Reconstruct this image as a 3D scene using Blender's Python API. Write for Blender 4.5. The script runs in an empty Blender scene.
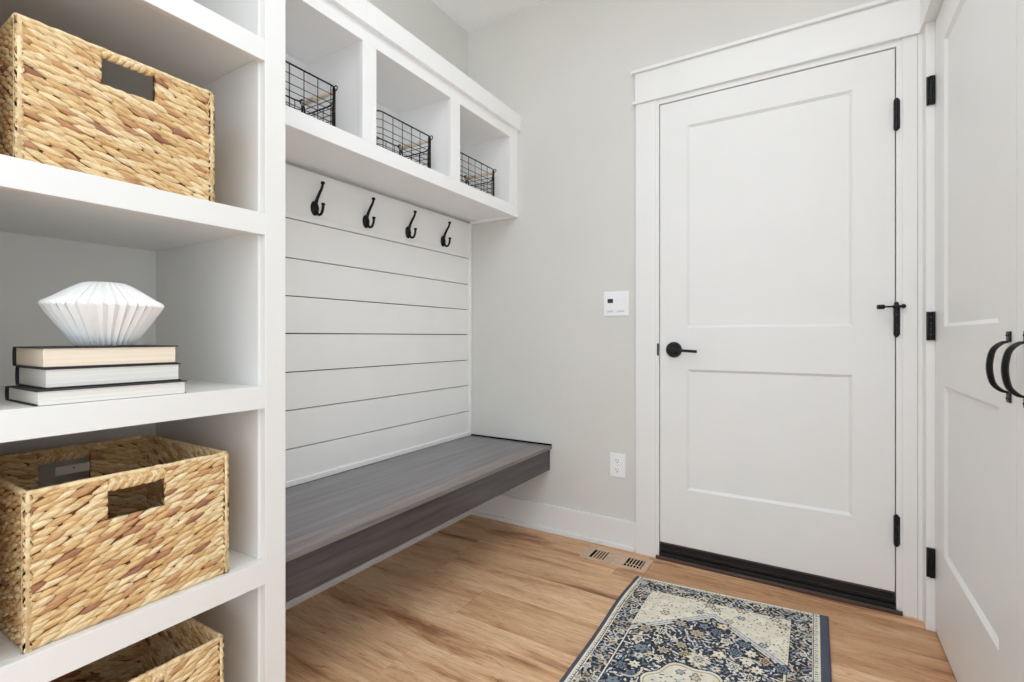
import bpy, bmesh, math, random
import numpy as np
from mathutils import Vector, Matrix
random.seed(7); rng = np.random.RandomState(11)
SC = bpy.context.scene
COL = SC.collection
def s2l(c):
    return tuple(((x/255)/12.92 if x/255 <= .04045 else ((x/255+.055)/1.055)**2.4) for x in c)

# ------------------------------------------------------------------ materials
def new_mat(name, rough=.5, spec=.5, metal=0.0):
    m = bpy.data.materials.new(name); m.use_nodes = True
    nt = m.node_tree; b = nt.nodes['Principled BSDF']
    b.inputs['Roughness'].default_value = rough
    b.inputs['Metallic'].default_value = metal
    b.inputs['Specular IOR Level'].default_value = spec
    return m, nt, b
def N(nt, typ, **kw):
    n = nt.nodes.new(typ)
    for k, v in kw.items():
        if k in n.inputs: n.inputs[k].default_value = v
        else: setattr(n, k, v)
    return n
def mapping(nt, scale, src='Object'):
    tc = N(nt, 'ShaderNodeTexCoord'); mp = N(nt, 'ShaderNodeMapping')
    mp.inputs['Scale'].default_value = scale
    nt.links.new(tc.outputs[src], mp.inputs['Vector']); return mp
def ramp(nt, stops):
    r = N(nt, 'ShaderNodeValToRGB'); e = r.color_ramp.elements
    while len(e) < len(stops): e.new(.5)
    for el, (p, c) in zip(e, stops):
        el.position = p; el.color = (*s2l(c), 1)
    return r
def bump(nt, b, src, strength, dist=.001):
    bp = N(nt, 'ShaderNodeBump'); bp.inputs['Strength'].default_value = strength
    bp.inputs['Distance'].default_value = dist
    nt.links.new(src, bp.inputs['Height']); nt.links.new(bp.outputs['Normal'], b.inputs['Normal'])
def plain(name, rgb, rough=.5, spec=.5, metal=0.0, var=.03, nscale=6, bmp=0.0, bscale=200):
    m, nt, b = new_mat(name, rough, spec, metal)
    mp = mapping(nt, (1, 1, 1)); n = N(nt, 'ShaderNodeTexNoise'); n.inputs['Scale'].default_value = nscale
    nt.links.new(mp.outputs[0], n.inputs['Vector'])
    lo = tuple(max(0, c*(1-var)) for c in rgb); hi = tuple(min(255, c*(1+var)) for c in rgb)
    r = ramp(nt, [(.3, lo), (.7, hi)]); nt.links.new(n.outputs['Fac'], r.inputs[0])
    nt.links.new(r.outputs[0], b.inputs['Base Color'])
    if bmp:
        n2 = N(nt, 'ShaderNodeTexNoise'); n2.inputs['Scale'].default_value = bscale
        n2.inputs['Detail'].default_value = 4
        nt.links.new(mp.outputs[0], n2.inputs['Vector']); bump(nt, b, n2.outputs['Fac'], bmp)
    return m
M = {}
M['trim'] = plain('trim_paint', (236, 236, 235), .38, .5, var=.004, bmp=.05, bscale=60)
M['unit'] = plain('cabinet_paint', (248, 248, 248), .4, .5, var=.004)
M['shelf'] = plain('cabinet_paint_dimmed', (231, 230, 227), .42, .5, var=.004)  # same white paint as the cubbies, colour darkened to offset the strong light
M['door'] = plain('door_paint', (234, 234, 233), .42, .5, var=.004, bmp=.04, bscale=90)
M['ship'] = plain('shiplap_paint', (243, 243, 242), .45, .5, var=.006)
M['wall'] = plain('wall_paint', (219, 218, 213), .8, .3, var=.01, nscale=2, bmp=.8, bscale=95)
M['ceil'] = plain('ceiling_paint', (246, 246, 245), .9, .2, var=.01, bmp=.3, bscale=120)
M['black'] = plain('black_metal', (17, 17, 19), .42, .5, metal=.4, var=.1)
M['rubber'] = plain('black_rubber', (24, 22, 22), .6, .4, var=.1)
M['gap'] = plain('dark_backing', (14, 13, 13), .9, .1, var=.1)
M['thresh'] = plain('bronze_threshold', (84, 66, 60), .45, .5, metal=.3, var=.08)
M['plate'] = plain('white_plastic', (244, 245, 248), .3, .5, var=.003)
M['slot'] = plain('dark_plastic', (40, 44, 48), .3, .5, var=.05)
M['greyp'] = plain('grey_plastic', (205, 207, 210), .4, .5, var=.02)
M['vase'] = plain('matte_ceramic', (240, 240, 238), .55, .4, var=.01, bmp=.1, bscale=150)
M['cover'] = plain('book_cloth', (52, 50, 52), .6, .3, var=.1, bmp=.1, bscale=400)
M['dowel'] = plain('light_wood', (226, 211, 194), .6, .3, var=.08, nscale=30)
M['tagm'] = plain('paper_tag', (215, 208, 198), .6, .3, var=.02)
M['regm'] = plain('tan_register_metal', (206, 176, 150), .45, .5, var=.05, nscale=40)
M['core'] = plain('basket_core', (110, 72, 42), .9, .1, var=.2, nscale=60)

def pages(name, rgb):
    m, nt, b = new_mat(name, .8, .2)
    mp = mapping(nt, (3, 3, 900)); n = N(nt, 'ShaderNodeTexNoise'); n.inputs['Scale'].default_value = 1.0
    n.inputs['Detail'].default_value = 3
    nt.links.new(mp.outputs[0], n.inputs['Vector'])
    r = ramp(nt, [(.3, tuple(c*.93 for c in rgb)), (.6, rgb)]); nt.links.new(n.outputs['Fac'], r.inputs[0])
    nt.links.new(r.outputs[0], b.inputs['Base Color']); bump(nt, b, n.outputs['Fac'], .3, .0006)
    return m
M['pages_cream'] = pages('cream_pages', (241, 226, 205))
M['pages_white'] = pages('white_pages', (232, 229, 222))

def floor_mat():
    m, nt, b = new_mat('oak_planks', .5, .4); L = nt.links.new
    tc = N(nt, 'ShaderNodeTexCoord'); at = N(nt, 'ShaderNodeAttribute', attribute_name='plank')
    sep = N(nt, 'ShaderNodeSeparateColor'); L(at.outputs['Color'], sep.inputs[0])
    off = N(nt, 'ShaderNodeVectorMath', operation='SCALE'); off.inputs['Scale'].default_value = 37
    L(at.outputs['Color'], off.inputs[0])
    add = N(nt, 'ShaderNodeVectorMath', operation='ADD'); L(tc.outputs['Object'], add.inputs[0]); L(off.outputs[0], add.inputs[1])
    def nz(sc, scale, det, rough=.55, dist=0.0):
        mp = N(nt, 'ShaderNodeMapping'); mp.inputs['Scale'].default_value = sc
        L(add.outputs[0], mp.inputs['Vector'])
        n = N(nt, 'ShaderNodeTexNoise'); n.inputs['Scale'].default_value = scale
        n.inputs['Detail'].default_value = det; n.inputs['Roughness'].default_value = rough
        n.inputs['Distortion'].default_value = dist
        L(mp.outputs[0], n.inputs['Vector']); return n
    big = nz((.75, 6.5, 1), 1.6, 8, .68, .35)
    r1 = ramp(nt, [(.26, (132, 88, 62)), (.36, (186, 138, 102)), (.44, (226, 182, 142)), (.56, (243, 205, 166)), (.72, (250, 222, 190))])
    L(big.outputs['Fac'], r1.inputs[0])
    fine = nz((5, 95, 1), 2.4, 8, .8)
    r2 = ramp(nt, [(.34, (186, 166, 150)), (.55, (255, 255, 255))]); L(fine.outputs['Fac'], r2.inputs[0])
    mx = N(nt, 'ShaderNodeMix', data_type='RGBA', blend_type='MULTIPLY'); mx.inputs[0].default_value = .75
    L(r1.outputs[0], mx.inputs[6]); L(r2.outputs[0], mx.inputs[7])
    kn = nz((3.4, 15, 1), 1.6, 9, .85, .9)
    r3 = ramp(nt, [(.30, (84, 50, 32)), (.35, (176, 138, 112)), (.43, (255, 255, 255))]); L(kn.outputs['Fac'], r3.inputs[0])
    mx2 = N(nt, 'ShaderNodeMix', data_type='RGBA', blend_type='MULTIPLY'); mx2.inputs[0].default_value = .85
    L(mx.outputs[2], mx2.inputs[6]); L(r3.outputs[0], mx2.inputs[7])
    tone = ramp(nt, [(0, (214, 198, 184)), (.5, (245, 240, 234)), (1, (255, 255, 255))]); L(sep.outputs[0], tone.inputs[0])
    mx3 = N(nt, 'ShaderNodeMix', data_type='RGBA', blend_type='MULTIPLY'); mx3.inputs[0].default_value = 1
    L(mx2.outputs[2], mx3.inputs[6]); L(tone.outputs[0], mx3.inputs[7])
    L(mx3.outputs[2], b.inputs['Base Color'])
    bump(nt, b, fine.outputs['Fac'], .25, .0008)
    return m
M['floor'] = floor_mat()

def bench_mat(name, dark, light, sc):
    m, nt, b = new_mat(name, .27, .6); L = nt.links.new
    mp = mapping(nt, sc); n = N(nt, 'ShaderNodeTexNoise'); n.inputs['Scale'].default_value = 1.5
    n.inputs['Detail'].default_value = 6; n.inputs['Roughness'].default_value = .65; L(mp.outputs[0], n.inputs['Vector'])
    r = ramp(nt, [(.3, dark), (.7, light)]); L(n.outputs['Fac'], r.inputs[0]); L(r.outputs[0], b.inputs['Base Color'])
    bump(nt, b, n.outputs['Fac'], .12, .0006)
    return m
M['bench'] = bench_mat('grey_stained_wood', (106, 104, 107), (130, 127, 130), (26, 1.0, 26))
M['benchf'] = bench_mat('brown_grey_wood', (106, 99, 99), (140, 130, 127), (30, 1.6, 30))
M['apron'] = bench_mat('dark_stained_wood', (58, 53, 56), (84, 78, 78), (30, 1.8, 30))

def weave_mat():
    m, nt, b = new_mat('water_hyacinth', .62, .35); L = nt.links.new
    at = N(nt, 'ShaderNodeAttribute', attribute_name='tint')
    sep = N(nt, 'ShaderNodeSeparateColor'); L(at.outputs['Color'], sep.inputs[0])
    r = ramp(nt, [(0, (156, 108, 84)), (.10, (190, 142, 106)), (.25, (216, 178, 124)), (.6, (232, 204, 152)), (1, (242, 224, 184))])
    L(sep.outputs[0], r.inputs[0])
    uv = N(nt, 'ShaderNodeUVMap', uv_map='UVMap'); mp = N(nt, 'ShaderNodeMapping'); mp.inputs['Scale'].default_value = (3, 16, 1)
    ad = N(nt, 'ShaderNodeVectorMath', operation='ADD'); sc = N(nt, 'ShaderNodeVectorMath', operation='SCALE'); sc.inputs['Scale'].default_value = 50
    L(at.outputs['Color'], sc.inputs[0]); L(uv.outputs[0], mp.inputs['Vector']); L(mp.outputs[0], ad.inputs[0]); L(sc.outputs[0], ad.inputs[1])
    n = N(nt, 'ShaderNodeTexNoise'); n.inputs['Scale'].default_value = 1.0; n.inputs['Detail'].default_value = 4
    L(ad.outputs[0], n.inputs['Vector'])
    r2 = ramp(nt, [(.3, (196, 170, 146)), (.6, (255, 255, 255))]); L(n.outputs['Fac'], r2.inputs[0])
    mx = N(nt, 'ShaderNodeMix', data_type='RGBA', blend_type='MULTIPLY'); mx.inputs[0].default_value = .8
    L(r.outputs[0], mx.inputs[6]); L(r2.outputs[0], mx.inputs[7]); L(mx.outputs[2], b.inputs['Base Color'])
    bump(nt, b, n.outputs['Fac'], .5, .001)
    return m
M['weave'] = weave_mat()

def rug_mat():
    m, nt, b = new_mat('rug_pile', .95, .1); L = nt.links.new
    at = N(nt, 'ShaderNodeAttribute', attribute_name='dye')
    mp = mapping(nt, (1, 1, 1)); n = N(nt, 'ShaderNodeTexNoise'); n.inputs['Scale'].default_value = 420
    L(mp.outputs[0], n.inputs['Vector'])
    r = ramp(nt, [(.3, (226, 226, 226)), (.6, (255, 255, 255))]); L(n.outputs['Fac'], r.inputs[0])
    mx = N(nt, 'ShaderNodeMix', data_type='RGBA', blend_type='MULTIPLY'); mx.inputs[0].default_value = .8
    L(at.outputs['Color'], mx.inputs[6]); L(r.outputs[0], mx.inputs[7]); L(mx.outputs[2], b.inputs['Base Color'])
    bump(nt, b, n.outputs['Fac'], .6, .002)
    return m
M['rug'] = rug_mat()

# ------------------------------------------------------------------ helpers
def obj(name, bm, mat, parent=None, smooth=False, mats=None):
    me = bpy.data.meshes.new(name); bm.normal_update(); bm.to_mesh(me); bm.free()
    o = bpy.data.objects.new(name, me); COL.objects.link(o)
    for mm in (mats or [mat]): me.materials.append(mm)
    if smooth:
        for p in me.polygons: p.use_smooth = True
    if parent is not None: o.parent = parent
    return o
def shade_auto(o, deg=35):
    me = o.data
    for p in me.polygons: p.use_smooth = True
    me.set_sharp_from_angle(angle=math.radians(deg))
    return o
def thing(name, label, cat, loc=(0, 0, 0), group=None):
    o = bpy.data.objects.new(name, None); COL.objects.link(o); o.location = loc
    o.empty_display_size = .05
    o['label'] = label; o['category'] = cat
    if group: o['group'] = group
    return o
def tag(o, label, cat, group=None):
    o['label'] = label; o['category'] = cat
    if group: o['group'] = group
    return o
def struct(o, label=None, cat=None):
    o['kind'] = 'structure'
    if label: o['label'] = label
    if cat: o['category'] = cat
    return o
def bx(bm, x0, x1, y0, y1, z0, z1, bev=0.0, mi=0, seg=2):
    r = bmesh.ops.create_cube(bm, size=1.0); vs = r['verts']
    sx, sy, sz = abs(x1-x0), abs(y1-y0), abs(z1-z0); c = ((x0+x1)/2, (y0+y1)/2, (z0+z1)/2)
    for v in vs: v.co = Vector((v.co.x*sx+c[0], v.co.y*sy+c[1], v.co.z*sz+c[2]))
    fs = set(f for v in vs for f in v.link_faces)
    for f in fs: f.material_index = mi
    if bev > 0:
        es = list(set(e for v in vs for e in v.link_edges))
        bmesh.ops.bevel(bm, geom=es, offset=min(bev, .45*min(sx, sy, sz)), segments=seg, affect='EDGES', profile=.5)
def cyl(bm, p0, p1, r0, r1=None, seg=20, caps=True):
    p0 = Vector(p0); p1 = Vector(p1); r1 = r0 if r1 is None else r1
    d = p1-p0; L = d.length
    m = Matrix.Translation((p0+p1)/2) @ d.to_track_quat('Z', 'Y').to_matrix().to_4x4()
    bmesh.ops.create_cone(bm, cap_ends=caps, segments=seg, radius1=r0, radius2=r1, depth=L, matrix=m)
def ball(bm, c, r, sc=(1, 1, 1), seg=16):
    m = Matrix.Translation(c) @ Matrix.Diagonal((*sc, 1))
    bmesh.ops.create_uvsphere(bm, u_segments=seg, v_segments=max(6, seg//2), radius=r, matrix=m)
def tube(bm, pts, r, seg=8, closed=False):
    pts = [Vector(p) for p in pts]; n = len(pts); rs = r if isinstance(r, (list, tuple)) else [r]*n
    rings = []; up = None
    for i, p in enumerate(pts):
        if closed: t = pts[(i+1) % n]-pts[i-1]
        else: t = pts[min(i+1, n-1)]-pts[max(i-1, 0)]
        t.normalize()
        if up is None:
            up = Vector((0, 0, 1)) if abs(t.z) < .9 else Vector((1, 0, 0))
        a = (up - t*up.dot(t)).normalized(); bb = t.cross(a); up = a
        rings.append([bm.verts.new(p + (a*math.cos(2*math.pi*k/seg)+bb*math.sin(2*math.pi*k/seg))*rs[i]) for k in range(seg)])
    m = n if closed else n-1
    for i in range(m):
        A = rings[i]; B = rings[(i+1) % n]
        for k in range(seg): bm.faces.new((A[k], A[(k+1) % seg], B[(k+1) % seg], B[k]))
    if not closed:
        bm.faces.new(rings[0][::-1]); bm.faces.new(rings[-1])
def bez(pts, n=10):
    """Catmull-Rom through points"""
    P = [Vector(p) for p in pts]; P = [2*P[0]-P[1]] + P + [2*P[-1]-P[-2]]; out = []
    for i in range(1, len(P)-2):
        for k in range(n):
            t = k/n; a, b_, c, d = P[i-1], P[i], P[i+1], P[i+2]
            out.append(.5*((2*b_)+(c-a)*t+(2*a-5*b_+4*c-d)*t*t+(3*b_-a-3*c+d)*t**3))
    out.append(P[-2]); return out

# ------------------------------------------------------------------ the room
XL, YB, ZC = -1.73, 2.325, 2.812
XR = .375
YF = -.45
# floor of planks
PW = .1967
def make_floor():
    bm = bmesh.new(); lay = bm.loops.layers.float_color.new('plank')
    fixed = {0: -1.135, 2: -1.142, 4: -1.445, 1: -1.75, 3: -.2, 5: -.75, -1: -1.52, -2: -.9}
    y0r = 1.065
    for k in range(-20, 8):
        ya = y0r + k*PW; yb = min(ya+PW, YB+.03)
        if ya >= YB: break
        off = fixed.get(k, random.uniform(-1.2, 0)); L = 1.22
        x = off
        while x > XL-.02: x -= L
        while x < .46:
            xa, xb = max(x, XL-.02), min(x+L, .5)
            if xb-xa > .002:
                g = .0007
                col = (random.random(), random.random(), random.random(), 1)
                if k == 0 and x < -1.2: col = (.75, .3, .6, 1)
                v = [bm.verts.new(p) for p in ((xa+g, ya+g, 0), (xb-g, ya+g, 0), (xb-g, yb-g, 0), (xa+g, yb-g, 0))]
                w = [bm.verts.new((p.co.x + sx*g, p.co.y+sy*g, -.0016)) for p, sx, sy in zip(v, (-1, 1, 1, -1), (-1, -1, 1, 1))]
                fs = [bm.faces.new(v)] + [bm.faces.new((w[i], w[(i+1) % 4], v[(i+1) % 4], v[i])) for i in range(4)]
                for f in fs:
                    for l in f.loops: l[lay] = col
            x += L
    nb = len(bm.faces)
    bx(bm, XL-.02, .5, -1.8, YB+.03, -.06, -.0015)
    bm.faces.ensure_lookup_table()
    for f in bm.faces[nb:]:
        for l in f.loops: l[lay] = (.1, .5, .5, 1)
    return struct(obj('floor', bm, M['floor']), 'light oak plank floor', 'floor')
make_floor()
bm = bmesh.new(); bx(bm, XL-.12, XL, -1.7, YB+.12, -.05, ZC+.02); struct(obj('wall_left', bm, M['wall']), 'greige painted left wall behind the built-ins', 'wall')
bm = bmesh.new()
bx(bm, XL, -.64, YB, YB+.12, -.05, ZC+.02); bx(bm, .292, .50, YB, YB+.12, -.05, ZC+.02); bx(bm, -.64, .292, YB, YB+.12, 2.14, ZC+.02)
struct(obj('wall_back', bm, M['wall']), 'greige textured back wall around the white door', 'wall')
bm = bmesh.new(); bx(bm, .405, .52, .28, YB, -.05, ZC+.02); struct(obj('wall_right', bm, M['wall']), 'right wall behind the closet doors', 'wall')
bm = bmesh.new(); bx(bm, XL-.12, .52, YF, YB+.12, ZC, ZC+.1); struct(obj('ceiling', bm, M['ceil']), 'pale flat ceiling', 'ceiling')
# baseboards
def baseboard(name, along, a0, a1, face, label):
    bm = bmesh.new()
    if along == 'x':
        bx(bm, a0, a1, face, YB, 0, .142, .0025); bx(bm, a0, a1, face-.013, face-.0002, 0, .026, .009, seg=3)
    else:
        bx(bm, XL, face, a0, a1, 0, .142, .0025); bx(bm, face+.0002, face+.013, a0, a1, 0, .026, .009, seg=3)
    return struct(obj(name, bm, M['trim']), label, 'baseboard')
baseboard('baseboard_back', 'x', -1.70, -.7245, 2.311, 'white baseboard along the back wall left of the door')
baseboard('baseboard_left', 'y', .785, 2.31, -1.703, 'white baseboard under the floating bench')

# main door opening trim
def tr(name, boxes, mat, label, bev=.0015):
    bm = bmesh.new()
    for b in boxes: bx(bm, *b, bev)
    return struct(obj(name, bm, mat), label, 'trim')
tr('trim_1', [(-.724, -.629, 2.305, YB, 0, 2.133)], M['trim'], 'white left casing of the main door')
tr('trim_2', [(.279, .322, 2.305, YB, 0, 2.133)], M['trim'], 'white right casing of the main door')
tr('trim_3', [(-.727, .335, 2.303, YB, 2.146, 2.277), (-.737, .336, 2.293, YB, 2.132, 2.146), (-.741, .323, 2.289, YB, 2.277, 2.292)],
   M['trim'], 'white head casing with cap above the main door')
t4 = tr('trim_4', [(-.640, -.6145, 2.309, 2.42, 0, 2.14), (.2605, .292, 2.309, 2.42, 0, 2.14), (-.6145, .2605, 2.309, 2.42, 2.110, 2.14)],
   M['trim'], 'white jamb lining the main door opening', .0008)
bm = bmesh.new(); bx(bm, -.6235, -.6150, 2.3065, 2.309, .942, .998, .0008)
o = obj('strike_plate', bm, M['black'], t4); o['label'] = 'black strike plate'
tr('trim_5', [(-.6135, .2595, 2.354, 2.40, .0, 2.109)], M['gap'], 'added black panel behind the main door that darkens its gaps', 0)  # full-size black panel, added to keep door gaps dark and stop light leaks
tr('trim_6', [(-.6275, .2785, 2.294, 2.3035, 0, .0165)], M['thresh'], 'dark bronze threshold edge below the main door', .003)
tr('trim_9', [(-.6135, .2595, 2.3036, 2.353, 0, .030), (-.6135, .2595, 2.3036, 2.3075, .030, .033)], M['rubber'], 'black sill directly under the main door', .002)
# closet trim
tr('trim_7', [(.335, .405, 2.236, 2.305, 0, 2.133), (.3225, .338, 2.300, 2.325, 0, 2.133)], M['trim'], 'white casing between main door and closet doors')
tr('trim_8', [(.330, .405, .55, 2.303, 2.146, 2.277), (.325, .405, .55, 2.2925, 2.132, 2.146), (.323, .405, .55, 2.289, 2.277, 2.292)], M['trim'], 'white head casing above the closet doors')

# ------------------------------------------------------------------ panelled doors
def panel_door(mapf, W, H, T, panels, bw=.011, dep=.009):
    """front at n=0, back n=T; panels = [(a0,a1,z0,z1)] stacked, same a-range; mapf(a, n, z)->world"""
    bm = bmesh.new(); V = lambda a, n, z: bm.verts.new(mapf(a, n, z))
    def quad(ps): bm.faces.new([V(*p) for p in ps])
    a0, a1 = panels[0][0], panels[0][1]
    def rect(x0, x1, z0, z1, n=0): quad(((x0, n, z0), (x1, n, z0), (x1, n, z1), (x0, n, z1)))
    rect(0, a0, 0, H); rect(a1, W, 0, H)
    zs = 0
    for (_, _, z0, z1) in panels:
        rect(a0, a1, zs, z0); zs = z1
        # small bead then slope
        i0, i1, k0, k1 = a0+bw, a1-bw, z0+bw, z1-bw
        rect(i0, i1, k0, k1, dep)
        quad(((a0, 0, z0), (a1, 0, z0), (i1, dep, k0), (i0, dep, k0)))
        quad(((a0, 0, z1), (i0, dep, k1), (i1, dep, k1), (a1, 0, z1)))
        quad(((a0, 0, z0), (i0, dep, k0), (i0, dep, k1), (a0, 0, z1)))
        quad(((a1, 0, z0), (a1, 0, z1), (i1, dep, k1), (i1, dep, k0)))
    rect(a0, a1, zs, H)
    quad(((0, T, 0), (0, T, H), (W, T, H), (W, T, 0)))
    quad(((0, 0, 0), (0, T, 0), (W, T, 0), (W, 0, 0))); quad(((0, 0, H), (W, 0, H), (W, T, H), (0, T, H)))
    quad(((0, 0, 0), (0, 0, H), (0, T, H), (0, T, 0))); quad(((W, 0, 0), (W, T, 0), (W, T, H), (W, 0, H)))
    bmesh.ops.remove_doubles(bm, verts=bm.verts, dist=1e-5); bmesh.ops.recalc_face_normals(bm, faces=bm.faces)
    return bm
X0, Z0 = -.611, .077
door = obj('door_1', panel_door(lambda a, n, z: (X0+a, 2.315+n, Z0+z), .868, 2.029, .038,
            [(.120, .738, .334-Z0, .882-Z0), (.120, .738, 1.070-Z0, 1.987-Z0)]), M['door'])
struct(door, 'white two-panel entry door with black hardware', 'door')
bm = bmesh.new(); bx(bm, X0, .257, 2.3135, 2.34, .034, .0765, .001)
for k in range(3): bx(bm, X0+.001, .256, 2.3105, 2.316, .047+k*.010, .0515+k*.010, .001)
ds_ = bmesh.new(); bx(ds_, X0, .257, 2.3120, 2.3134, .0700, .0765, .0003); bx(ds_, X0+.001, .256, 2.3095, 2.3104, .0478, .0492, .0002)
obj('door_sweep', ds_, M['thresh'], door)['label'] = 'bronze carrier strip of the door sweep'
o = obj('door_sweep', bm, M['rubber'], door); o['label'] = 'black rubber door sweep'
# lever handle
bm = bmesh.new(); cyl(bm, (-.548, 2.3149, .97), (-.548, 2.304, .97), .036, .034, 40); cyl(bm, (-.548, 2.305, .97), (-.548, 2.297, .97), .026, .018, 32)
dh = shade_auto(obj('door_handle', bm, M['black'], door)); dh['label'] = 'black round rose of the lever handle'
bm = bmesh.new(); cyl(bm, (-.548, 2.300, .97), (-.548, 2.262, .97), .0115, .0115, 20)
tube(bm, bez([(-.558, 2.262, .970), (-.54, 2.2600, .970), (-.50, 2.258, .968), (-.438, 2.262, .964)], 6), [.0085]*6+[.0075]*6+[.0065]*7, 10)
lv = shade_auto(obj('lever', bm, M['black'], dh))
# hinges
def hinge(name, z0, z1, parent, x=.2605, y=2.303, r=.0075):
    bm = bmesh.new(); H = z1-z0
    for k in range(3): cyl(bm, (x, y, z0+H*k/3+.0008), (x, y, z0+H*(k+1)/3-.0008), r, r, 16)
    for zz in (z0, z1): ball(bm, (x, y, zz), r*.8, (1, 1, .7), 10)
    bx(bm, x-.008, x-.0035, y, 2.3148, z0+.004, z1-.004, .0008); bx(bm, x+.003, x+.011, y+.001, 2.3088, z0+.004, z1-.004, .0008)
    return shade_auto(obj(name, bm, M['black'], parent))
hinge('hinge', 1.798, 1.912, door); h2 = hinge('hinge', 1.032, 1.150, door); hinge('hinge', .254, .366, door)
bm = bmesh.new()
cyl(bm, (.2605, 2.303, 1.148), (.2605, 2.303, 1.158), .008, .006, 16)
bx(bm, .248, .273, 2.291, 2.307, 1.136, 1.147, .003)
tube(bm, [(.262, 2.297, 1.1415), (.24, 2.285, 1.1410), (.218, 2.275, 1.1405)], .0032, 8)
cyl(bm, (.221, 2.276, 1.1405), (.201, 2.270, 1.1400), .0085, .0085, 14)
cyl(bm, (.262, 2.297, 1.1415), (.279, 2.291, 1.1420), .004, .004, 10); ball(bm, (.280, 2.291, 1.142), .008, seg=12)
ds = shade_auto(obj('door_stop', bm, M['black'], h2)); ds['label'] = 'black hinge-pin door stop with rubber bumper'

# closet doors (faces look toward -X)
def closet(name, y_h, y_m, label, pan, lever_y):
    W = abs(y_h-y_m); sg = -1 if y_m < y_h else 1
    d = obj(name, panel_door(lambda a, n, z: (.360+n, y_h+sg*a, .010+z), W, 2.117, .036, pan), M['door'])
    struct(d, label, 'door')
    return d
d2 = closet('door_2', 2.2335, 1.4290, 'white closet door hinged next to the main door', [(.132, .692, .302, .860), (.132, .692, 1.052, 1.992)], 1.48)
d3 = closet('door_3', .622, 1.4260, 'white closet door at the right edge of the photo', [(.114, .690, .302, .860), (.114, .690, 1.052, 1.992)], 1.37)
for z0, z1 in ((.189, .291), (1.017, 1.117), (1.840, 1.940)):
    bm = bmesh.new(); H = z1-z0
    bx(bm, .3355, .3450, 2.2300, 2.2358, z0, z1, .001); bx(bm, .3500, .3590, 2.2265, 2.2345, z0, z1, .001)
    for k in range(5): cyl(bm, (.3485, 2.2290, z0+H*k/5+.0006), (.3485, 2.2290, z0+H*(k+1)/5-.0006), .0058, .0058, 14)
    shade_auto(obj('hinge', bm, M['black'], d2))
def pull(yc, parent):
    bm = bmesh.new()
    for zc, s in ((1.030, 1), (.899, -1)):
        bx(bm, .3560, .3600, yc-.0115, yc+.0115, zc-.0115, zc+.0115, .0015)
        for q in (-1, 1): ball(bm, (.356, yc+q*.006, zc+s*.003), .0028, (.6, 1, 1), 10)
    path = bez([(.3565, 0, 1.019), (.345, 0, 1.015), (.332, 0, .999), (.3268, 0, .9645), (.332, 0, .930), (.345, 0, .914), (.3565, 0, .910)], 6)
    prev = None; n = len(path)
    for i, p in enumerate(path):
        t = (path[min(i+1, n-1)]-path[max(i-1, 0)]).normalized(); nr = Vector((-t.z, 0, t.x))
        if nr.x > 0: nr = -nr
        f = math.sin(math.pi*i/(n-1)); w = .0055+.0045*f; th = .0022+.0030*f
        prof = [(-w, -th*.4), (-w*.55, th*.8), (-w*.3, th), (w*.3, th), (w*.55, th*.8), (w, -th*.4), (w*.6, -th), (-w*.6, -th)]
        ring = [bm.verts.new(Vector((p.x, yc+a, p.z))+nr*b_) for a, b_ in prof]
        if prev:
            for k in range(8): bm.faces.new((prev[k], prev[(k+1) % 8], ring[(k+1) % 8], ring[k]))
        else: bm.faces.new(ring)
        prev = ring
    bm.faces.new(prev[::-1]); bmesh.ops.recalc_face_normals(bm, faces=bm.faces)
    o = shade_auto(obj('pull_handle', bm, M['black'], parent), 40); o['label'] = 'black curved pull handle'
pull(1.466, d2); pull(1.363, d3)

# ------------------------------------------------------------------ shelf unit
FX = -1.165        # front of face frame
SB = -1.722        # back panel inner face
Y0, Y1 = .182, .779
def build_unit():
    t = thing('shelf_unit', 'tall white built-in open shelf unit holding wicker baskets and books', 'shelving', (-1.45, .26, 0))
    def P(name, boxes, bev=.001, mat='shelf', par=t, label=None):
        bm = bmesh.new()
        for b in boxes: bx(bm, b[0], b[1], b[2]-.26 + 0, b[3]-.26, b[4], b[5], bev)
        for v in bm.verts: v.co.x += 1.45
        o = obj(name, bm, M[mat], par)
        if label: o['label'] = label
        return o
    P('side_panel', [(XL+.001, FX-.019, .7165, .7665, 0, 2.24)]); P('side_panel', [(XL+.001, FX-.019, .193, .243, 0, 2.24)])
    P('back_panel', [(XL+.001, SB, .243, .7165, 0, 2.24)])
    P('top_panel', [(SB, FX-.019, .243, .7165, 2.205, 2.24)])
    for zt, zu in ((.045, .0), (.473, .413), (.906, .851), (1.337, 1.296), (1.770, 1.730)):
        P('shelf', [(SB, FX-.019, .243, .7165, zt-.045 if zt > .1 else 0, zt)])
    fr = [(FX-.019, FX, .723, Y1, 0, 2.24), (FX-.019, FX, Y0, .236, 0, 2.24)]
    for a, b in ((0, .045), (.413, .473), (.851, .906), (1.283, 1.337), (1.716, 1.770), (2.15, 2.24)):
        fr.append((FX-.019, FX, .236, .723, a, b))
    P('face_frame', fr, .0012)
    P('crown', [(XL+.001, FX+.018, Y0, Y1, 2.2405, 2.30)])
build_unit()

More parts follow.
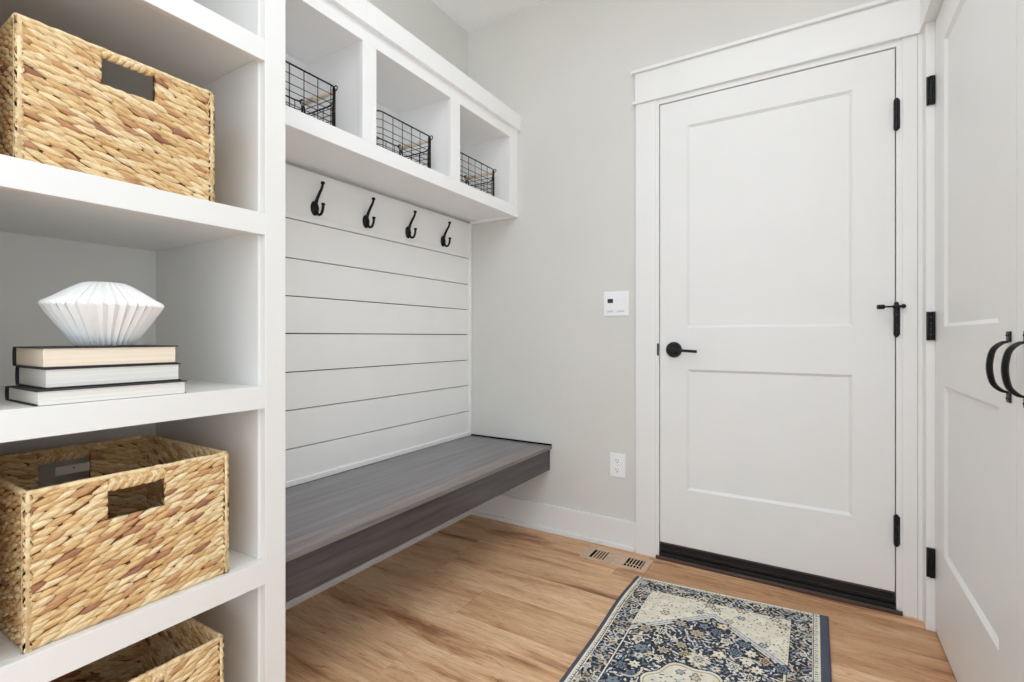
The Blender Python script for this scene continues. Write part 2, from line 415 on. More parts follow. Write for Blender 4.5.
# ------------------------------------------------------------------ cubby cabinet over the bench
def build_cubby():
    CF = -1.388; t = thing('cubby_cabinet', 'white wall cabinet of three open cubbies above the hooks', 'cabinet', (-1.55, 1.55, 1.685))
    def P(name, boxes, bev=.001, mat='unit'):
        bm = bmesh.new()
        for b in boxes: bx(bm, b[0]+1.55, b[1]+1.55, b[2]-1.55, b[3]-1.55, b[4]-1.685, b[5]-1.685, bev)
        return obj(name, bm, M[mat], t)
    ya, yb = .7805, 2.3235
    P('bottom_panel', [(XL+.001, CF-.019, ya, yb, 1.700, 1.744)])
    P('back_panel', [(XL+.001, XL+.008, ya, yb, 1.744, 2.112)])
    P('top_panel', [(XL+.001, CF-.019, ya, yb, 2.112, 2.15)])
    for a, b in ((ya, .784), (1.243, 1.288), (1.749, 1.796), (2.252, yb)):
        P('divider', [(XL+.008, CF-.019, a, b, 1.744, 2.112)], .0005)
    fr = [(CF-.019, CF, ya, yb, 1.685, 1.744), (CF-.019, CF, ya, yb, 2.100, 2.22)]
    for a, b in ((ya, .790), (1.232, 1.298), (1.739, 1.806), (2.241, yb)): fr.append((CF-.019, CF, a, b, 1.744, 2.100))
    P('face_frame', fr, .0012)
    P('crown', [(CF-.001, CF+.020, ya, yb, 2.155, 2.238), (XL+.001, CF-.001, ya, yb, 2.2205, 2.237)], .0015)
    P('cleat', [(-1.704, CF-.019, 2.309, yb, 1.6845, 1.6995)], .0008)
build_cubby()

# ------------------------------------------------------------------ shiplap
def build_ship():
    t = thing('shiplap_panel', 'white horizontal shiplap panelling behind the bench and hooks', 'panelling', (-1.71, 1.55, .456))
    def P(name, boxes, bev=.0008, mat='ship'):
        bm = bmesh.new()
        for b in boxes: bx(bm, b[0]+1.71, b[1]+1.71, b[2]-1.55, b[3]-1.55, b[4]-.456, b[5]-.456, bev)
        return obj(name, bm, M[mat], t)
    g = [.600, .748, .894, 1.042, 1.186, 1.331, 1.482]; zs = [.458]+g+[1.6835]; h = .0021
    bs = [(-1.722, -1.705, .7805, 2.302, zs[i]+(h if i else 0), zs[i+1]-(h if i < len(g) else 0)) for i in range(len(zs)-1)]
    o = P('board', bs); o['label'] = 'white shiplap boards with thin dark gaps'
    P('backing', [(XL+.0005, -1.722, .7805, 2.3235, .457, 1.6835)], 0, 'gap')  # near-black sheet: shade of the board gaps put into its colour
    P('hook_board', [(-1.7055, -1.7035, .7805, 2.302, 1.506, 1.6835)], .0005)
    P('trim_strip', [(-1.722, -1.700, 2.302, 2.3235, .458, 1.6835)], .0008)
    P('trim_strip', [(-1.7055, -1.699, .7805, 2.302, .458, .479)], .0015)
build_ship()

# ------------------------------------------------------------------ bench
t = thing('floating_bench', 'long grey stained wooden bench floating along the shiplap wall', 'bench', (-1.44, 1.55, .33))
def PB(name, boxes, bev, mat):
    bm = bmesh.new()
    for b in boxes: bx(bm, b[0]+1.44, b[1]+1.44, b[2]-1.55, b[3]-1.55, b[4]-.33, b[5]-.33, bev)
    return obj(name, bm, M[mat], t)
PB('front_board', [(-1.2628, -1.177, .7805, 2.3165, .4385, .4565)], .0018, 'benchf')['label'] = 'browner front board of the bench seat'
PB('seat', [(-1.7035, -1.263, .7805, 2.3165, .4385, .4565)], .0006, 'bench')
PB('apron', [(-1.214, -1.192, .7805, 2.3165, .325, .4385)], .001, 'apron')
o = PB('support', [(-1.70, -1.66, .7805, 2.3165, .345, .4385)], .001, 'apron')
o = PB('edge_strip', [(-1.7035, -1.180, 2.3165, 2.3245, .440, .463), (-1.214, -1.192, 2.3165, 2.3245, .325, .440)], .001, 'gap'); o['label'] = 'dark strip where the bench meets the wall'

# ------------------------------------------------------------------ coat hooks
def make_hook(y, label):
    t = thing('coat_hook', label, 'hook', (-1.7034, y, 1.543), 'coat hooks under the cubbies')
    bm = bmesh.new()
    bmesh.ops.create_uvsphere(bm, u_segments=24, v_segments=12, radius=1, matrix=Matrix.Translation((.0005, 0, 0)) @ Matrix.Diagonal((.009, .0195, .0295, 1)))
    for v in bm.verts: v.co.x = max(v.co.x, 0)
    for v in bm.verts:
        rr = math.hypot(v.co.y/.0195, v.co.z/.0295)
        if rr < .72: v.co.x += .003
    shade_auto(obj('rosette', bm, M['black'], t), 50)
    bm = bmesh.new(); pts = bez([(.006, 0, .012), (.012, .002, .035), (.022, .004, .055), (.036, .006, .078), (.041, .007, .095)], 6)
    tube(bm, pts, [.0070-.0022*i/(len(pts)-1) for i in range(len(pts))], 10); ball(bm, (.041, .007, .097), .0088, (1, 1, .8), 12)
    shade_auto(obj('upper_prong', bm, M['black'], t), 60)
    bm = bmesh.new(); pts = bez([(.006, 0, .008), (.010, .002, -.012), (.019, .004, -.0265), (.032, .006, -.024), (.039, .008, -.008), (.041, .009, .010)], 6)
    tube(bm, pts, .0054, 10); ball(bm, (.041, .009, .013), .0082, (1, 1, .8), 12)
    shade_auto(obj('lower_prong', bm, M['black'], t), 60)
    return t
for y, lb in ((1.266, 'black double coat hook closest to the tall shelf unit, leftmost of four'),
              (1.530, 'black double coat hook, second from the tall shelf unit'),
              (1.797, 'black double coat hook, second from the back wall'),
              (2.064, 'black double coat hook closest to the back wall, rightmost of four')):
    make_hook(y, lb)

# ------------------------------------------------------------------ wire baskets
def make_wire():
    t = thing('wire_basket', '', 'basket', (-1.55, 1.515, 1.744), 'wire baskets in the cubbies')
    W, D, H, R = .322, .205, .172, .027      # along y, along x, height
    def loop(z, w=W, d=D, rr=R):
        P = []
        for cx, cy, a0 in ((d/2-rr, w/2-rr, 0), (-d/2+rr, w/2-rr, 90), (-d/2+rr, -w/2+rr, 180), (d/2-rr, -w/2+rr, 270)):
            for k in range(6):
                a = math.radians(a0+k*18); P.append((cx+rr*math.cos(a), cy+rr*math.sin(a), z))
        return P
    bm = bmesh.new(); wr = .0015
    xs = -.03
    for z in (.140, .108, .084, .062, .042, .022, .004): tube(bm, loop(z), wr, 6, True)
    for i in range(6):
        y = -W/2+R+(W-2*R)*i/5
        for s in (1, -1): tube(bm, [(s*D/2, y, H), (s*D/2, y, .004)], wr, 6)
        tube(bm, [(D/2, y, .004), (-D/2, y, .004)], wr, 6)
    for i in range(4):
        x = -D/2+R+(D-2*R)*i/3
        for s in (1, -1): tube(bm, [(x, s*W/2, H-.055 if s > 0 else H), (x, s*W/2, .004)], wr, 6)
        tube(bm, [(x, W/2, .004), (x, -W/2, .004)], wr, 6)
    obj('wire_mesh', bm, M['black'], t, True)
    # rim with dips under the handles
    bm = bmesh.new()
    for y in (W/2,):
        seg = bez([(D/2-.014*1, y, H), (D/2-.020, y, H-.030), (D/2-.034, y, H-.052), (0, y, H-.054), (-D/2+.034, y, H-.052), (-D/2+.020, y, H-.030), (-D/2+.014, y, H)], 5)
        tube(bm, seg, .0028, 8)
    for s in (1, -1):
        ca = [(s*(D/2-R+R*math.cos(math.radians(a))), W/2-R+R*math.sin(math.radians(a)), H) for a in range(0, 70, 12)]
        cb = [(s*(D/2-R+R*math.cos(math.radians(a))), -(W/2-R+R*math.sin(math.radians(a))), H) for a in range(0, 91, 15)] + [(0, -W/2, H)]
        tube(bm, cb[::-1]+ca, .0030, 8)
    for q in (1, -1):
        x = q*(D/2-.012); y = W/2-.004
        tube(bm, [(x, y, H+.002), (x, y, .004)], .0054 if q > 0 else .0040, 8)
        ring = [(x+q*.006+.009*math.cos(k*math.pi/6), y+.002, H+.0005+.009*math.sin(k*math.pi/6)) for k in range(12)]
        tube(bm, ring, .0020, 6, True)
    obj('rim', bm, M['black'], t, True)
    bm = bmesh.new(); y = W/2-.004
    tube(bm, [(D/2-.016, y, H-.010), (0, y, H-.011), (-D/2+.016, y, H-.010)], [.0090, .0100, .0090], 12)
    o = obj('handle', bm, M['dowel'], t, True); o['label'] = 'round light wooden handle'
    return t
w0 = make_wire()
def copy_tree(o):
    c = o.copy(); COL.objects.link(c)
    for ch in list(o.children):
        d = ch.copy(); COL.objects.link(d); d.parent = c
    return c
wl = [(1.010, 'black wire basket in the cubby beside the tall shelf unit'),
      (1.524, 'black wire basket in the middle cubby'),
      (2.036, 'black wire basket in the cubby beside the back wall')]
for i, (y, lb) in enumerate(wl):
    o = w0 if i == 0 else copy_tree(w0)
    o.location = (-1.553, y, 1.7445); o['label'] = lb

# ------------------------------------------------------------------ woven baskets
def lump(bm, uvl, tl, fr, tc, zc, al, b, c, tilt, col, clampf, noff=0.0, nu=9, nv=8):
    """strand segment: spindle in the (t, z) plane of frame fr=(origin, d, n)"""
    o, d, n = fr; rings = []
    ct, st = math.cos(tilt), math.sin(tilt); bend = random.uniform(-.12, .12)*b
    for i in range(nu):
        u = -1+2*i/(nu-1); rr = max(.10, (1-abs(u)**2.2))**.62
        ring = []
        for k in range(nv):
            a = 2*math.pi*k/nv
            x = u*al; z = math.sin(a)*b*rr + bend*(1-u*u)*2; y = math.cos(a)*c*rr + u*c*.38
            t = tc + x*ct - z*st; zz = zc + x*st + z*ct
            t, zz = clampf(t, zz)
            ring.append(bm.verts.new(o + d*t + n*(y+noff) + Vector((0, 0, zz))))
        rings.append(ring)
    fs = []
    for i in range(nu-1):
        for k in range(nv):
            f = bm.faces.new((rings[i][k], rings[i][(k+1) % nv], rings[i+1][(k+1) % nv], rings[i+1][k])); f.smooth = True
            for l, (uu, vv) in zip(f.loops, ((i, k), (i, k+1), (i+1, k+1), (i+1, k))):
                l[uvl].uv = (uu/(nu-1), vv/nv); l[tl] = col
    for r in (rings[0][::-1], rings[-1]):
        f = bm.faces.new(r)
        for l in f.loops: l[tl] = col; l[uvl].uv = (0, 0)
def rcol():
    x = random.random()
    v = random.uniform(0, .12) if x < .05 else (random.uniform(.12, .35) if x < .28 else random.uniform(.35, 1))
    return (v, random.random(), random.random(), 1)
def weave_basket(name, label, yc, x_front, W, D, H, z, slot, rowh, sgn, tagged=False):
    rowh *= .84
    """W along y, D along x. slot=(y0,y1,z0,z1) in world for front and back"""
    t = thing(name, label, 'basket', (x_front-D/2, yc, z), 'woven wicker storage baskets')
    ox, oy = x_front-D/2, yc
    s0, s1, sz0, sz1 = slot[0]-yc, slot[1]-yc, slot[2]-z, slot[3]-z
    nrow = round(H/rowh); rh = H/nrow
    th = .007
    bm = bmesh.new(); uvl = bm.loops.layers.uv.new('UVMap'); tl = bm.loops.layers.float_color.new('tint')
    sides = [  # origin, direction, outward normal, length, slot?
        (Vector((D/2-th, -W/2, 0)), Vector((0, 1, 0)), Vector((1, 0, 0)), W, (s0+W/2, s1+W/2), sgn),
        (Vector((-D/2+th, W/2, 0)), Vector((0, -1, 0)), Vector((-1, 0, 0)), W, (W/2-s1, W/2-s0), sgn),
        (Vector((-D/2, -W/2+th, 0)), Vector((1, 0, 0)), Vector((0, -1, 0)), D, None, sgn),
        (Vector((D/2, W/2-th, 0)), Vector((-1, 0, 0)), Vector((0, 1, 0)), D, None, sgn)]
    zs_lo = round(sz0/rh); zs_hi = round(sz1/rh)
    for (o, d, n, L, sl, sg) in sides:
        for r in range(nrow):
            zc = (r+.5)*rh; inslot = sl is not None and zs_lo <= r < zs_hi
            segs = [(0, L)] if not inslot else [(0, sl[0]), (sl[1], L)]
            if sl is not None and r >= zs_hi: segs = [(0, sl[0]), (sl[1], L)]
            for (a, b_) in segs:
                step = random.uniform(.025, .029); ph = random.uniform(0, step)
                tc = a+ph-step
                zlo = 0 if r == 0 else -1; zhi = H
                if sl is not None and r == zs_lo-1: pass
                while tc < b_+step*.4:
                    al = random.uniform(.021, .028); bb = rh*random.uniform(.46, .58)
                    def cl(tt, zz, a=a, b_=b_, zc=zc, sl=sl):
                        zz = min(max(zz, .0), H)
                        if sl is not None and zz > zs_lo*rh and r < zs_lo and sl[0]-.004 < tt < sl[1]+.004: zz = zs_lo*rh
                        return min(max(tt, a+.001), b_-.001), zz
                    if tc+al*.85 > a and tc-al*.85 < b_:
                        lump(bm, uvl, tl, (o, d, n), tc, zc+random.uniform(-.0015, .0015), al, bb, .0066, sg*random.uniform(.24, .40), rcol(), cl)
                    tc += step*random.uniform(.85, 1.15)
    o_ = obj('woven_body', bm, M['weave'], t)
    # inner core sheet
    bm = bmesh.new(); c0 = .0058; c1 = .0078
    for sx in (1, -1):
        xa, xb = sorted((sx*(D/2-c0), sx*(D/2-c1)))
        q0, q1 = s0, s1
        bx(bm, xa, xb, -W/2+.004, q0, .004, H-.004); bx(bm, xa, xb, q1, W/2-.004, .004, H-.004)
        bx(bm, xa, xb, q0, q1, .004, zs_lo*rh-.003); bx(bm, xa, xb, q0, q1, zs_hi*rh+.003, H-.004)
    for sy in (1, -1):
        ya, yb2 = sorted((sy*(W/2-c0), sy*(W/2-c1))); bx(bm, -D/2+.004, D/2-.004, ya, yb2, .004, H-.004)
    bx(bm, -D/2+.008, D/2-.008, -W/2+.008, W/2-.008, .002, .006)
    co = obj('inner_frame', bm, M['core'], t); co['label'] = 'dark inner frame and base'
    # corner cords and rim
    bm = bmesh.new(); uvl = bm.loops.layers.uv.new('UVMap'); tl = bm.loops.layers.float_color.new('tint')
    e = .005
    for sx in (1, -1):
        for sy in (1, -1): tube(bm, [(sx*(D/2-e-.002), sy*(W/2-e-.002), .002), (sx*(D/2-e-.002), sy*(W/2-e-.002), H)], .0070, 10)
    ring = [(sx*(D/2-e), sy*(W/2-e)) for sx, sy in ((1, -1), (1, 1), (-1, 1), (-1, -1))]
    for i in range(4):
        p, q = ring[i], ring[(i+1) % 4]; n = 24
        tube(bm, [(p[0]+(q[0]-p[0])*k/n, p[1]+(q[1]-p[1])*k/n, H-.001+random.uniform(-.0008, .0008)) for k in range(n+1)], [.0052+random.uniform(-.0006, .0006) for _ in range(n+1)], 8)
    for f in bm.faces:
        f.smooth = True
        for l in f.loops: l[tl] = (.8, .4, .4, 1); l[uvl].uv = (l.vert.co.y*30+l.vert.co.x*30, l.vert.co.z*3)
    obj('rim', bm, M['weave'], t)
    # wrapped hand grips above the slots
    for sx in (1, -1):
        bm = bmesh.new(); uvl = bm.loops.layers.uv.new('UVMap'); tl = bm.loops.layers.float_color.new('tint')
        zb = zs_hi*rh; hh = H-zb; n = 7; fr = (Vector((sx*(D/2-th+.0005), 0, 0)), Vector((0, 1, 0)), Vector((sx, 0, 0)))
        def cl(tt, zz): return min(max(tt, s0-.004), s1+.004), min(max(zz, zb-.002), H+.003)
        for k in range(n):
            tc = s0+(k+.5)*(s1-s0)/n; c_ = random.uniform(.45, 1)
            lump(bm, uvl, tl, fr, tc-.002, zb+hh*.30, hh*.62, .0068, .0075, math.radians(52), (c_, .3, random.random(), 1), cl)
            lump(bm, uvl, tl, fr, tc+.003, zb+hh*.74, hh*.62, .0068, .0075, math.radians(-48), (c_*.9, .6, random.random(), 1), cl)
        nb = len(bm.faces)
        bx(bm, sx*(D/2)-.008 if sx > 0 else -D/2+.002, D/2-.002 if sx > 0 else -D/2+.008, s0, s1, zb+.002, H-.002)
        bm.faces.ensure_lookup_table()
        for f in bm.faces[nb:]:
            for l in f.loops: l[tl] = (.3, .3, .3, 1)
        obj('grip', bm, M['weave'], t)
        # slot edge binding
    if tagged:
        bm = bmesh.new(); X = -D/2+.0150
        ya, yb2, za, zb2 = .438-yc, .504-yc, .691-z, .7125-z
        bx(bm, X-.0006, X+.0006, ya, yb2, za, zb2, .004, seg=3)
        lab = obj('care_tag', bm, M['tagm'], t); lab['label'] = 'pale paper tag inside the back slot'
        bm = bmesh.new(); cyl(bm, (X+.0006, .472-yc, .705-z), (X+.0010, .472-yc, .705-z), .002, .002, 12); obj('dot', bm, M['slot'], lab)
        for sy in (ya+.008, yb2-.008): pass
    return t
weave_basket('wicker_basket', 'smaller wicker basket on the top visible shelf of the built-in unit', .4425, -1.178, .335, .34, .252, 1.3375,
             (.399, .488, 1.529, 1.563+.007), .0160, -1)
weave_basket('wicker_basket', 'large wicker basket below the shelf with the books, its inside visible', .464, -1.178, .357, .403, .281, .4735,
             (.409, .506, .664, .733), .0165, 1, True)
weave_basket('wicker_basket', 'wicker basket on the lowest shelf, cut off by the bottom edge of the photo', .4525, -1.178, .357, .403, .281, .0455,
             (.409, .506, .236, .305), .0165, 1)

# ------------------------------------------------------------------ books
def book(label, y0, y1, x0, x1, z0, z1, pm, lay):
    """x1 = fore edge (toward the room), x0 = spine"""
    t = thing('book', label, 'book', ((x0+x1)/2, (y0+y1)/2, z0), 'books stacked under the white vase')
    cx, cy = (x0+x1)/2, (y0+y1)/2; ct = .0022
    a0, a1, b0, b1, H = x0-cx, x1-cx, y0-cy, y1-cy, z1-z0
    bm = bmesh.new(); bx(bm, a0, a1-(.006 if lay == 0 else 0), b0, b1, 0, ct, .0006); bx(bm, a0, a1, b0, b1, H-ct, H, .0006)
    n = 7; prev = None   # rounded spine
    prof = []
    for k in range(n):
        a = math.pi*k/(n-1); prof.append((a0+.002-.006*math.sin(a), H/2-math.cos(a)*H/2))
    for k in range(n-1, -1, -1):
        a = math.pi*k/(n-1); prof.append((a0+.004-.005*math.sin(a), H/2-math.cos(a)*(H/2-ct*.6)))
    r0 = [bm.verts.new((x, b0, z)) for x, z in prof]; r1 = [bm.verts.new((x, b1, z)) for x, z in prof]
    m = len(prof)
    for k in range(m): bm.faces.new((r0[k], r0[(k+1) % m], r1[(k+1) % m], r1[k]))
    bm.faces.new(r0[::-1]); bm.faces.new(r1); bmesh.ops.recalc_face_normals(bm, faces=bm.faces)
    obj('cover', bm, M['cover'], t)
    bm = bmesh.new(); bx(bm, a0+.004, a1-.003, b0+.004, b1-.004, ct, H-ct, .0008)
    if lay == 0: bx(bm, a1-.006, a1-.003, b0+.004, b1-.004, .0004, ct+.001, .0002)
    obj('page_block', bm, M[pm], t)
book('closed dark-covered book at the bottom of the stack, widest of the three', .3005, .5475, -1.340, -1.170, .9065, .9340, 'pages_white', 0)
book('closed dark-covered book in the middle of the stack, white page edges', .316, .5425, -1.345, -1.187, .9345, .9718, 'pages_white', 1)
book('closed book on top of the stack under the vase, cream page edges', .312, .5365, -1.345, -1.187, .9722, 1.0105, 'pages_cream', 2)

# ------------------------------------------------------------------ vase
bm = bmesh.new(); NP = 34; per = 10; nt_ = NP*per
prof = [(.0, .0, 0), (.042, .0, .2), (.0470, .002, .9), (.0610, .025, 1), (.0760, .049, 1), (.0895, .0705, 1), (.0960, .0810, 1), (.0985, .0860, .9), (.0960, .0905, 1), (.080, .1030, 1), (.060, .1180, .9), (.040, .1320, .7), (.032, .1355, .5), (.029, .1350, .4), (.030, .120, .3), (.045, .100, .2), (.042, .02, 0), (0, .015, 0)]
rings = []
for r, z, am in prof:
    if r == 0: rings.append([bm.verts.new((0, 0, z))]); continue
    ring = []
    for k in range(nt_):
        a = 2*math.pi*k/nt_; ph = (k % per)/per; tri = abs(2*ph-1)*2-1     # -1..1
        am2 = am*(.0036 if r > .055 else .0026)
        ring.append(bm.verts.new(((r+tri*am2)*math.cos(a), (r+tri*am2)*math.sin(a), z + (tri*.0022 if .095 < r else 0))))
    rings.append(ring)
for A, B in zip(rings[:-1], rings[1:]):
    if len(A) == 1:
        for k in range(nt_): bm.faces.new((A[0], B[(k+1) % nt_], B[k]))
    elif len(B) == 1:
        for k in range(nt_): bm.faces.new((A[k], A[(k+1) % nt_], B[0]))
    else:
        for k in range(nt_): bm.faces.new((A[k], A[(k+1) % nt_], B[(k+1) % nt_], B[k]))
bmesh.ops.recalc_face_normals(bm, faces=bm.faces)
v = obj('vase', bm, M['vase']); v.location = (-1.266, .4330, 1.0107); v.scale = (1, 1, .97); shade_auto(v, 45)
tag(v, 'white pleated ceramic vase standing on the stack of books', 'vase')

# ------------------------------------------------------------------ wall plates
t = thing('wall_control', 'white double wall control plate with small dark screen beside the door', 'wall control', (-.825, YB, 1.13))
def PW_(name, boxes, bev, mat, par, c=(-.825, YB, 1.13)):
    bm = bmesh.new()
    for b in boxes: bx(bm, b[0]-c[0], b[1]-c[0], b[2]-c[1], b[3]-c[1], b[4]-c[2], b[5]-c[2], bev)
    return obj(name, bm, M[mat], par)
PW_('cover_plate', [(-.889, -.761, YB-.007, YB-.0002, 1.131, 1.251)], .003, 'plate', t)
md = PW_('control_module', [(-.874, -.833, YB-.0095, YB-.007, 1.150, 1.230)], .001, 'plate', t)
PW_('screen', [(-.868, -.840, YB-.0102, YB-.0093, 1.195, 1.215)], .0005, 'slot', md)
PW_('button', [(-.870, -.838, YB-.0104, YB-.0093, 1.152, 1.158)], .0005, 'greyp', md)
ms = PW_('rocker_switch', [(-.822, -.781, YB-.0095, YB-.007, 1.150, 1.230)], .001, 'plate', t)
PW_('button', [(-.820, -.783, YB-.0104, YB-.0093, 1.152, 1.1575)], .0005, 'greyp', ms)
PW_('paddle', [(-.819, -.784, YB-.0108, YB-.0093, 1.163, 1.176), (-.819, -.784, YB-.0108, YB-.0093, 1.178, 1.191), (-.819, -.784, YB-.0108, YB-.0093, 1.193, 1.206), (-.819, -.784, YB-.0108, YB-.0093, 1.208, 1.221)], .0015, 'plate', ms)
t = thing('wall_outlet', 'white duplex electrical outlet low on the back wall', 'outlet', (-.819, YB, .342)); c = (-.819, YB, .342)
PW_('cover_plate', [(-.858, -.780, YB-.006, YB-.0002, .343, .459)], .0025, 'plate', t, c)
for zc in (.377, .423):
    bm = bmesh.new(); cyl(bm, (0, -.0058, zc-.342), (0, -.0085, zc-.342), .0175, .017, 28)
    for vv in bm.verts: vv.co.z = min(max(vv.co.z, zc-.342-.0135), zc-.342+.0135)
    rc = obj('receptacle', bm, M['plate'], t)
    bm = bmesh.new()
    for xx, hh in ((-.0062, .0045), (.0062, .0036)): bx(bm, xx-.0012, xx+.0012, -.0089, -.0084, zc-.342+.002-hh*.0, zc-.342+.002+hh*1.8)
    cyl(bm, (0, -.0084, zc-.342-.0065), (0, -.0089, zc-.342-.0065), .0028, .0028, 12)
    obj('slot', bm, M['slot'], rc)
bm = bmesh.new(); cyl(bm, (0, -.0058, .058), (0, -.0068, .058), .0028, .0025, 12); obj('screw', bm, M['greyp'], t)

# ------------------------------------------------------------------ floor register
t = thing('floor_register', 'tan metal floor register vent near the main door', 'vent', (-.781, 2.192, 0))
a, b_, h = .154, .070, .004
sl = [(-.118, -.045), (.048, .128)]
bm = bmesh.new()
bx(bm, -a, a, -b_, -.045, .0002, h, .001); bx(bm, -a, a, .045, b_, .0002, h, .001)
bx(bm, -a, sl[0][0], -.045, .045, .0002, h); bx(bm, sl[0][1], sl[1][0], -.045, .045, .0002, h); bx(bm, sl[1][1], a, -.045, .045, .0002, h)
bx(bm, -.038, .040, -.043, .043, h-.001, h+.0012, .001)
obj('frame', bm, M['regm'], t)
for x0, x1 in sl:
    bm = bmesh.new(); bx(bm, x0, x1, -.045, .045, .0002, .0008)
    o = obj('duct', bm, M['gap'], t); o['label'] = 'dark opening under the louvres'
bm = bmesh.new()
for k in range(5):
    x = -.118+.0215+k*(.073/5.2); bx(bm, x-.0068, x, -.045, .045, .0015, h-.0003)
o = obj('louvre', bm, M['regm'], t)
bm = bmesh.new()
for k in range(5):
    x = .048+.014+k*(.080/5.6); bx(bm, x-.0030, x+.0022, -.045, .045, .0012, h-.0008)
bx(bm, .048, .128, -.020, -.016, .0012, h-.0008)
obj('louvre', bm, M['regm'], t)

# ------------------------------------------------------------------ rug
def make_rug():
    RW, RL, cell = .690, 1.35, .0023
    nx, ny = int(RW/cell), int(RL/cell)
    U, V = np.meshgrid((np.arange(nx)+.5)*cell, (np.arange(ny)+.5)*cell)      # U across, V from the far edge
    navy = np.array((60, 66, 80.)); dk = np.array((44, 47, 56.)); gb = np.array((134, 146, 158.)); cr = np.array((240, 234, 216.)); tan = np.array((214, 192, 156.)); lt = np.array((212, 216, 220.))
    img = np.zeros((ny, nx, 3)); img[:] = cr
    def put(mask, col): img[mask] = col
    def loc(cx, cy, r):
        i0, i1 = max(0, int((cy-r)/cell)), min(ny, int((cy+r)/cell)+2); j0, j1 = max(0, int((cx-r)/cell)), min(nx, int((cx+r)/cell)+2)
        return (slice(i0, i1), slice(j0, j1))
    def flower(cx, cy, r, pet, c1, c2, c3):
        s = loc(cx, cy, r*1.3); u = U[s]-cx; v_ = V[s]-cy
        if u.size == 0: return
        d = np.hypot(u, v_); a = np.arctan2(v_, u); R = r*(1+.22*np.cos(pet*a))
        im = img[s]; im[d < R] = c1; im[d < R*.62] = c2; im[d < R*.36] = c1; im[d < R*.18] = c3
    def leaf(cx, cy, l, w, ang, c1, c2=None):
        s = loc(cx, cy, l*1.2); u = U[s]-cx; v_ = V[s]-cy
        if u.size == 0: return
        x = u*math.cos(ang)+v_*math.sin(ang); y = -u*math.sin(ang)+v_*math.cos(ang)
        y = y - .25*w*np.cos(x/l*2)
        m = (np.abs(x) < l) & (np.abs(y) < w*(1-(x/l)**2)); im = img[s]; im[m] = c1
        if c2 is not None: im[(np.abs(x) < l*.6) & (np.abs(y) < w*.35*(1-(x/l)**2))] = c2
    def scatter(inside, n, dmin, fn):
        P = []
        for _ in range(n*30):
            x, y = rng.uniform(0, RW), rng.uniform(0, RL)
            if not inside(x, y): continue
            if all((x-a_)**2+(y-b2)**2 > dmin*dmin for a_, b2 in P):
                P.append((x, y)); fn(x, y)
                if len(P) >= n: break
        return P
    e = .012; bl, br, bt = .095, .575, .100
    # borders
    nR = .662
    put((U > 0), cr)
    inner = (U > bl) & (U < br) & (V > bt) & (V < RL-bt)
    bord = (U > .034) & (U < .640) & (V > .026) & (V < RL-.026) & ~inner
    put(bord, navy*.92)
    bf = lambda x, y: (.034 < x < .640 and .026 < y < RL-.026) and not (bl-.004 < x < br+.004 and bt-.004 < y < RL-bt+.004)
    cols = [cr, lt, tan, gb*1.1]
    scatter(bf, 1300, .0100, lambda x, y: leaf(x, y, rng.uniform(.007, .013), rng.uniform(.0025, .0045), rng.uniform(0, 3.14), cols[rng.randint(4)]*rng.uniform(.85, 1)))
    scatter(bf, 60, .048, lambda x, y: flower(x, y, rng.uniform(.009, .013), rng.randint(5, 8), cr*.97, gb, dk))
    # guard stripes: dotted lines
    def stripe(mask, run, p=.012):
        put(mask, cr*.98); q = (run/p) % 1.0; put(mask & (q < .38) & (np.abs(((run/p*1.0)) % 2 - 1) < .9) & (rng.rand(ny, nx) < .8), gb*.75)
    stripe((U > .020) & (U < .027), V); stripe((U > .647) & (U < .656), V); stripe((V > .013) & (V < .018), U)
    put(((U > .0285) & (U < .031)) | ((U > .642) & (U < .6445)) | ((V > .021) & (V < .0235)), navy)
    # inner guard along field
    fld = inner & ((U < bl+.018) | (U > br-.018) | (V < bt+.006))
    put(fld, cr)
    scatter(lambda x, y: bl < x < bl+.018 or br-.018 < x < br, 500, .0085, lambda x, y: leaf(x, y, .0035, .0018, rng.uniform(0, 3), gb*.8) if bt < y < RL-bt else None)
    # field corners: cream with fine motifs
    cf = lambda x, y: bl+.018 < x < br-.018 and bt+.004 < y < RL-bt-.004
    scatter(cf, 1100, .0105, lambda x, y: leaf(x, y, rng.uniform(.003, .008), rng.uniform(.0014, .0028), rng.uniform(0, 3.14), [tan*.92, tan*.8, gb, gb*.9, dk*1.2, gb*.7][rng.randint(6)]))
    def motif(x, y):
        k = rng.randint(3); r = rng.uniform(.010, .015)
        flower(x, y, r*1.22, 6, gb*.7, cr, cr)
        flower(x, y, r, rng.randint(4, 8), tan*.93 if k else gb, cr, dk if k == 1 else gb*.7)
    scatter(cf, 70, .036, motif)
    # hexagon medallion
    cxm, cym = .333, RL/2
    def hexd(u, v_, tip, hw):
        au = np.abs(u-cxm); av = np.abs(v_-cym)
        return np.maximum(au-hw, (au*.87+av-(cym-tip))*.76)
    hd = hexd(U, V, .175, .252)
    put((hd < .004) & inner, gb*.9); put((hd < .0015) & inner, lt); put((hd < -.010) & inner, gb*.8); put((hd < -.0125) & inner, cr)
    put((hd < -.019) & inner, navy)
    hf = lambda x, y: hexd(np.array(x), np.array(y), .175, .252) < -.024 and bl < x < br
    scatter(hf, 1900, .0108, lambda x, y: leaf(x, y, rng.uniform(.006, .012), rng.uniform(.0024, .0052), rng.uniform(0, 3.14), [cr, cr, tan, gb, lt, lt, gb*.8][rng.randint(7)]))
    scatter(hf, 90, .043, lambda x, y: (flower(x, y, .0235, 6, navy*.85, navy*.85, dk), flower(x, y, rng.uniform(.015, .020), rng.randint(5, 9), [cr, tan, gb][rng.randint(3)], [gb, navy, cr][rng.randint(3)], dk), ))
